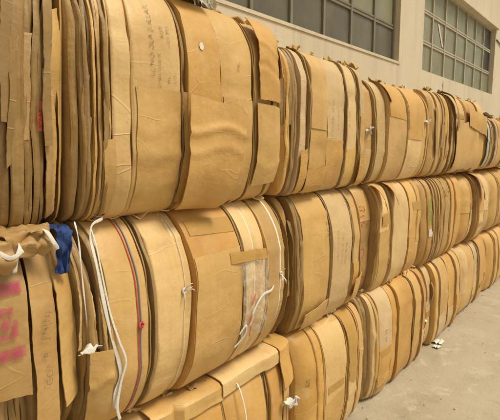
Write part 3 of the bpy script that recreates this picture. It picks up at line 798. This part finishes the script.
# ------------------------------------------------------------------ M3 / M4 / M5 / T3 / T5 details
for j, yy in enumerate((2.47, 2.525, 2.575)):
    M3.text('KN 0312 SE 48 L PCS'[j:14 + j], yy, 1.19 - .03 * j, 0.030, (0.45, 0.14, 0.07), 90)
M3.text('B0 7', 2.38, 1.30, 0.05, INK, 90)
topflap(M3, 2.12, 2.45, -0.18, -0.07, 1.525, PALE, 0.0, 21); topflap(M3, 2.47, 2.78, -0.18, -0.075, 1.528, PALE, 0.0, 22)
M3.sheet('packing_tape', [(2.44, 1.60), (2.475, 1.60), (2.465, 1.50), (2.44, 1.49)], TAN, -.02, jag=.006, th=.001, mat=M_TAPE, res=.012)
M3.sheet('torn_flap', [(2.13, 0.83), (2.37, 0.87), (2.36, 0.74), (2.13, 0.73)], TAN, .018, jag=.008)
M3.sheet('torn_flap', [(2.69, 0.92), (2.80, 0.95), (2.80, 0.78), (2.69, 0.77)], TAN, .018, jag=.01)
for ch, y, z, sz in (('S', 2.95, 1.29, .13), ('2', 3.0, 1.24, .12), ('8', 2.97, 1.35, .10), ('O', 2.98, 1.03, .11), ('P', 2.95, .86, .13), ('N', 3.0, .82, .12)):
    M4.text(ch, y, z, sz, RED, 78)
for (a, b, z) in ((3.075, 3.20, 1.33), (3.295, 3.44, 1.36)):
    M4.sheet('folded_corner', [(a - .02, 1.525), (b, 1.52), (a + .08, z + .04), (a + .02, z)], TAN, .040, jag=.004, curl=lambda c, r: (.035 * (1 - c), 0, 0))
M4.sheet('packing_tape', [(3.72, 1.34), (4.0, 1.33), (4.0, 1.26), (3.72, 1.27)], TAN, .012, jag=.002, th=.001, mat=M_TAPE)
M4.sheet('packing_tape', [(3.12, 1.30), (3.24, 1.31), (3.24, 1.22), (3.12, 1.22)], TAN, .022, jag=.002, th=.001, mat=M_TAPE)
for k in range(5):
    topflap(M4, 2.9 + .22 * k, 3.08 + .22 * k, -0.16, -0.085, 1.528, PALE, 0.0, 30 + k)
M5.patch('green_strip', 4.11, 4.165, 1.10, 1.32, (0.30, 0.42, 0.10), 0.004, M_WORN, 8)
B5.scrap(B5.P(4.126, .22, None, .03), .10, WHITE, 91, M_PAPER, 'white_paper_scrap', .5); B5.scrap(B5.P(4.148, .36, None, .03), .07, WHITE, 93, M_PAPER, 'white_paper_scrap', .8)
M5.patch('white_label', 4.11, 4.16, 0.99, 1.06, WHITE, 0.004, M_PAPER, 6, lambda a, b: a > .6 and b > .6)
M6.sheet('torn_flap', [(5.57, 1.50), (5.80, 1.50), (5.72, 1.22), (5.60, 1.20)], TAN, .05, jag=.01, curl=lambda c, r: (.04 * (1 - c), 0, 0))
T3.text('ON ESHK 40 OE', 2.40, 1.95, 0.032, (0.30, 0.20, 0.10), 88); T3.text('NC 210 RS', 2.47, 1.95, 0.028, (0.30, 0.20, 0.10), 88); T3.text('CR 1 OIS', 2.61, 1.95, 0.03, (0.30, 0.20, 0.10), 88)
T3.sheet('torn_flap', [(2.125, 1.66), (2.315, 1.67), (2.31, 1.53), (2.13, 1.53)], GOLD, .016, jag=.008)
T3.sheet('torn_flap', [(2.73, 1.73), (2.90, 1.74), (2.90, 1.54), (2.73, 1.54)], GOLD, .018, jag=.01)
T3.sheet('torn_flap', [(2.045, 1.76), (2.11, 1.78), (2.11, 1.53), (2.05, 1.53)], GOLD, .016, jag=.01)
YEL = (0.60, 0.40, 0.10)
for y in (2.22, 2.34, 2.56, 2.74, 2.88):
    T3.scrap((-0.085, y, 2.315), 0.045, YEL, int(y * 100), M_PAPER, 'yellow_tape_scrap', .6)
T3.sheet('torn_flap', [(1.90, 2.37), (1.99, 2.335), (2.01, 1.9), (1.93, 1.9)], DULL, -.012, jag=.02, mat=M_EDGE)
T4.sheet('torn_flap', [(3.16, 2.285), (3.235, 2.28), (3.24, 2.12), (3.195, 2.10)], BROWN, .03, jag=.01, curl=lambda c, r: (-.03 * c, 0, 0))
T4.scrap(T4.P(2.96, 1.9, None, .02), .07, WHITE, 71, M_PAPER, 'white_paper_scrap'); T4.scrap(T4.P(3.93, 2.0, None, .02), .08, WHITE, 72, M_PAPER, 'white_paper_scrap')
T5.sheet('dark_flap', [(4.52, 2.40), (4.64, 2.38), (4.72, 2.0), (4.66, 1.94)], DULL, .03, jag=.012, curl=lambda c, r: (.05 * (1 - c) * (1 - r), 0, 0))
T5.sheet('box_panel', [(4.68, 2.02), (5.45, 2.04), (5.45, 1.56), (4.68, 1.56)], TAN, .022, jag=.02)
T5.sheet('box_panel', [(5.05, 2.17), (5.85, 2.12), (5.85, 1.90), (5.05, 2.0)], GOLD, .032, jag=.02)
T6.strap('pale_blue_strip', 5.975, (0.42, 0.49, 0.48), 0.045, 0.006, z_lo=1.56, z_hi=2.12, over=False, off=.016)
T6.strap('pink_strip', 6.22, (0.58, 0.40, 0.29), 0.035, 0.005, z_lo=1.56, z_hi=2.12, over=False, off=.016)
topflap(T6, 5.95, 6.5, -.25, -.02, 2.185, (0.60, 0.58, 0.52), 0, 44, 'white_wrap', .012, M_PAPER)
B3.sheet('packing_tape', [(2.587, .70), (2.705, .70), (2.705, .22), (2.608, .25)], TAN, .012, jag=.01, th=.001, mat=M_TAPE)
B3.text('EU 21 N', 2.405, .45, .05, INK, 90); B3.text('B0', 2.138, .42, .05, INK, 90); B4.text('H', 3.164, .36, .045, INK, 90); B4.text('M', 3.164, .42, .045, INK, 90)

# ------------------------------------------------------------------ B2: box flap folded along the top edge
def edge_flap(b, y0, y1, tone, drop, xt=0.0, seed=1, zt=0.0, name='folded_flap', rise=0.0):
    """a sheet that lies on the top and folds down over the front"""
    G = []; n = max(6, int((y1 - y0) / .03)); prof = []
    for i in range(n + 1):
        y = y0 + (y1 - y0) * i / n
        tz = b.z1 + .018 + zt + rise * i / n + .006 * nz(y * 7, seed, 0)
        xf = b.P(y, b.z1 - .05, None, 0, False)[0] + .022 + xt
        dr = drop + .006 * nz(y * 9, seed, 3)
        row = [(xf - .22, y, tz + .012), (xf - .12, y, tz + .010), (xf - .05, y, tz + .006), (xf - .012, y, tz), (xf + .004, y, tz - .014)]
        for k in range(1, 5):
            z = tz - .014 - dr * k / 4
            row.append((max(xf + .006, b.P(y, min(z, b.z1 - .02), None, .022 + xt, False)[0]) + .004 * nz(y * 6, k, seed), y, z))
        prof.append(row)
    nr = len(prof[0])
    G = [prof[i][r] for r in range(nr - 1, -1, -1) for i in range(n + 1)]
    V, F = shell(G, nr, n + 1, .005)
    return link(name, V, F, M_CARD, b.root, tone, True, 35, b.org)
edge_flap(B2, 1.069, 1.465, TAN, .06, -.005, 3, -.012); edge_flap(B2, 1.459, 1.892, PALE, .062, .004, 4, -.002, rise=.01)
edge_flap(B2, 1.897, 2.031, GOLD, .20, .012, 6, .012)
B2.strap('white_string', 1.561, STR, .004, .002, z_lo=.30, z_hi=.66, off=.045)
B2.scrap(B2.P(1.924, .40, None, .04), .07, WHITE, 81, M_PLAIN, 'white_film_scrap', .8); B2.scrap(B2.P(1.988, .37, None, .04), .07, (.6, .62, .66), 82, M_PLAIN, 'white_film_scrap', .8)

# ------------------------------------------------------------------ ragged scraps along the joints between the rows
rs = random.Random(77)
for b, n in ((M1, 9), (M2, 16), (M3, 9), (M4, 9), (M5, 6), (M6, 5), (B2, 9), (B3, 9), (B4, 8), (B5, 6), (B6, 5)):
    lo = max(b.y0 + .03, 0.45)
    for i in range(n):
        y = lo + (b.y1 - .03 - lo) * (i + rs.random()) / n
        x = b.P(y, b.z1 - .01)[0] + rs.uniform(-.05, .015)
        b.scrap((x, y, b.z1 + rs.uniform(.004, .022)), rs.uniform(.025, .065), vary(rs.choice((TAN, BROWN, PALE, PALE, DULL, WHITE)), rs), rs.randrange(9999))
for b in (T2, T3, T4, T5, T6):
    for i in range(6):
        y = b.y0 + (b.y1 - b.y0) * (i + rs.random()) / 6
        b.scrap((b.P(y, b.z1 - .01)[0] - rs.uniform(.0, .06), y, b.z1 + rs.uniform(.0, .012)), rs.uniform(.05, .10), vary(rs.choice((TAN, PALE, PALE)), rs), rs.randrange(9999))

# ------------------------------------------------------------------ torn strips standing out of the edge-on layers
rt = random.Random(404)
def strips(b, ya, yb, n, wmin, wmax, hmin, hmax, omin, omax, tones):
    for _ in range(n):
        y = rt.uniform(ya, yb); w = rt.uniform(wmin, wmax); h = rt.uniform(hmin, hmax); zc = rt.uniform(b.z0 + h * .4, b.z1 - h * .45); ln = rt.uniform(-.012, .012)
        z0_, z1_ = max(b.z0 + .01, zc - h / 2), min(b.z1, zc + h / 2); am = rt.uniform(.001, .006); fq = rt.uniform(3, 8); ph = rt.uniform(0, 6); sg = rt.choice((-1, 1)) * rt.uniform(.1, .5)
        b.sheet('torn_strip', [(y + ln, z1_ + rt.uniform(-.01, .02)), (y + w + ln, z1_ - rt.uniform(-.01, .02)), (y + w * rt.uniform(.6, 1) - ln, z0_ + rt.uniform(-.01, .02)), (y - ln, z0_)], vary(rt.choice(tones), rt, .15),
                rt.uniform(omin, omax), jag=.007, th=.0025, res=.012, curl=lambda c, r: (am * math.sin(r * fq + ph) + sg * w * .6 * (c - .5), .4 * am * math.sin(r * fq * 1.3 + ph), 0))
strips(T1, 0.50, 0.69, 9, .018, .045, .25, .70, .004, .020, (DULL, DULL, BROWN))
strips(T1, 0.715, 0.77, 6, .010, .022, .20, .50, -.08, -.01, (BROWN, DULL, TAN))
strips(T2, 0.795, 0.89, 8, .010, .020, .20, .55, -.025, .004, (EDGE, BROWN, DULL))
strips(T3, 1.90, 2.02, 5, .015, .03, .20, .45, -.05, -.02, (EDGE, BROWN, DULL))
strips(M2, 0.765, 0.845, 5, .008, .016, .15, .45, -.015, .004, (BROWN, TAN, PALE))
strips(M2, 1.94, 1.98, 4, .010, .02, .10, .30, -.05, -.02, (EDGE, BROWN))
strips(M3, 2.01, 2.08, 5, .012, .025, .15, .40, -.05, -.02, (EDGE, BROWN, TAN))
strips(B4, 2.94, 3.025, 4, .015, .03, .15, .35, -.05, -.02, (EDGE, BROWN, TAN))
strips(B5, 4.084, 4.255, 5, .02, .06, .12, .3, -.06, -.02, (BROWN, TAN, PALE))
strips(T5, 4.12, 4.5, 4, .03, .05, .2, .45, -.01, .01, (BROWN, TAN))

# ------------------------------------------------------------------ overlapping box panels, seams and tape on the bundles
ra = random.Random(31)
for b in (T3, T4, T5, T6, M3, M4, M5, M6, B2, B3, B4, B5, B6):
    for d in b.slabs:
        w = d['b'] - d['a']
        if w < 0.1: continue
        H = b.z1 - b.z0
        if ra.random() < 0.75:
            m = d['gap'] + .002
            up = ra.random() < 0.5; cut = b.z0 + H * ra.uniform(.3, .7); sl = ra.uniform(-.012, .012)
            za, zb_ = (b.z1 - .02, cut) if up else (cut, b.z0 + .03)
            b.sheet('box_panel', [(d['a'] + m, za + sl), (d['b'] - m, za - sl), (d['b'] - m - ra.uniform(0, .01), zb_ - sl), (d['a'] + m + ra.uniform(0, .01), zb_ + sl)], vary(ra.choice((TAN, GOLD, PALE)), ra, .06), ra.uniform(.0025, .0045), jag=.002, hug=True, th=.003, res=.03, follow=d, crease=((ra.uniform(.2, .8), ra.uniform(-.004, .004)),))
        if ra.random() < 0.22:
            z = b.z0 + H * ra.uniform(.2, .85); m = w * .12
            b.sheet('packing_tape', [(d['a'] + m, z), (d['b'] - m, z + ra.uniform(-.01, .01)), (d['b'] - m, z - .05), (d['a'] + m, z - .05)], TAN, .0055, jag=.002, hug=True, th=.0006, res=.02, follow=d, mat=M_TAPE)

# ------------------------------------------------------------------ litter on the ground
def litter(name, label, p, size, color, seed, mat=M_PAPER, group=None):
    r = random.Random(seed); n = 7; G = []
    for i in range(n):
        for j in range(n):
            a, b = j / (n - 1) - .5, i / (n - 1) - .5
            h = abs(nz(a * 2.2 + seed, b * 2.2, 1)) * size * .45 + .004
            G.append((p[0] + a * size * (1 + .3 * nz(b * 4, seed, 2)), p[1] + b * size * 1.2 + .2 * size * nz(a * 4, seed, 5), p[2] + h))
    V, F = shell(G, n, n, .003)
    o = link(name, V, F, mat, None, color, True, 40, p)
    return tag(o, label, 'litter', group)
litter('paper_litter', 'white crumpled paper on the floor against the fourth bottom bale', (0.085, 4.42, FLOOR), .09, WHITE, 3)
litter('foam_litter', 'smaller flat white scrap on the floor beside the crumpled paper', (0.11, 4.30, FLOOR), .06, WHITE, 5)
V, F = [], []
rl = random.Random(9)
for i in range(90):
    x = 0.02 + rl.random() ** 2.6 * 3.0; y = rl.uniform(1.8, 9.5); s0 = rl.uniform(.003, .010)
    a = rl.uniform(0, 3.14); ca, sa = math.cos(a) * s0, math.sin(a) * s0; h = rl.uniform(.001, .004); b = len(V); z = 0.004 + FLOOR
    q = [(x + ca, y + sa), (x - sa * .6, y + ca * .6), (x - ca, y - sa), (x + sa * .7, y - ca * .7)]
    V += [(u, v, z - .01) for u, v in q] + [(u, v, z + h * rl.uniform(.5, 1)) for u, v in q]
    F += [(b, b + 1, b + 5, b + 4), (b + 1, b + 2, b + 6, b + 5), (b + 2, b + 3, b + 7, b + 6), (b + 3, b, b + 4, b + 7), (b + 4, b + 5, b + 6, b + 7), (b + 3, b + 2, b + 1, b)]
o = link('floor_crumbs', V, F, M_PAPER, None, (0.55, 0.46, 0.33), False)
tag(o, 'tiny cardboard crumbs scattered over the concrete floor', 'crumbs'); o['kind'] = 'stuff'
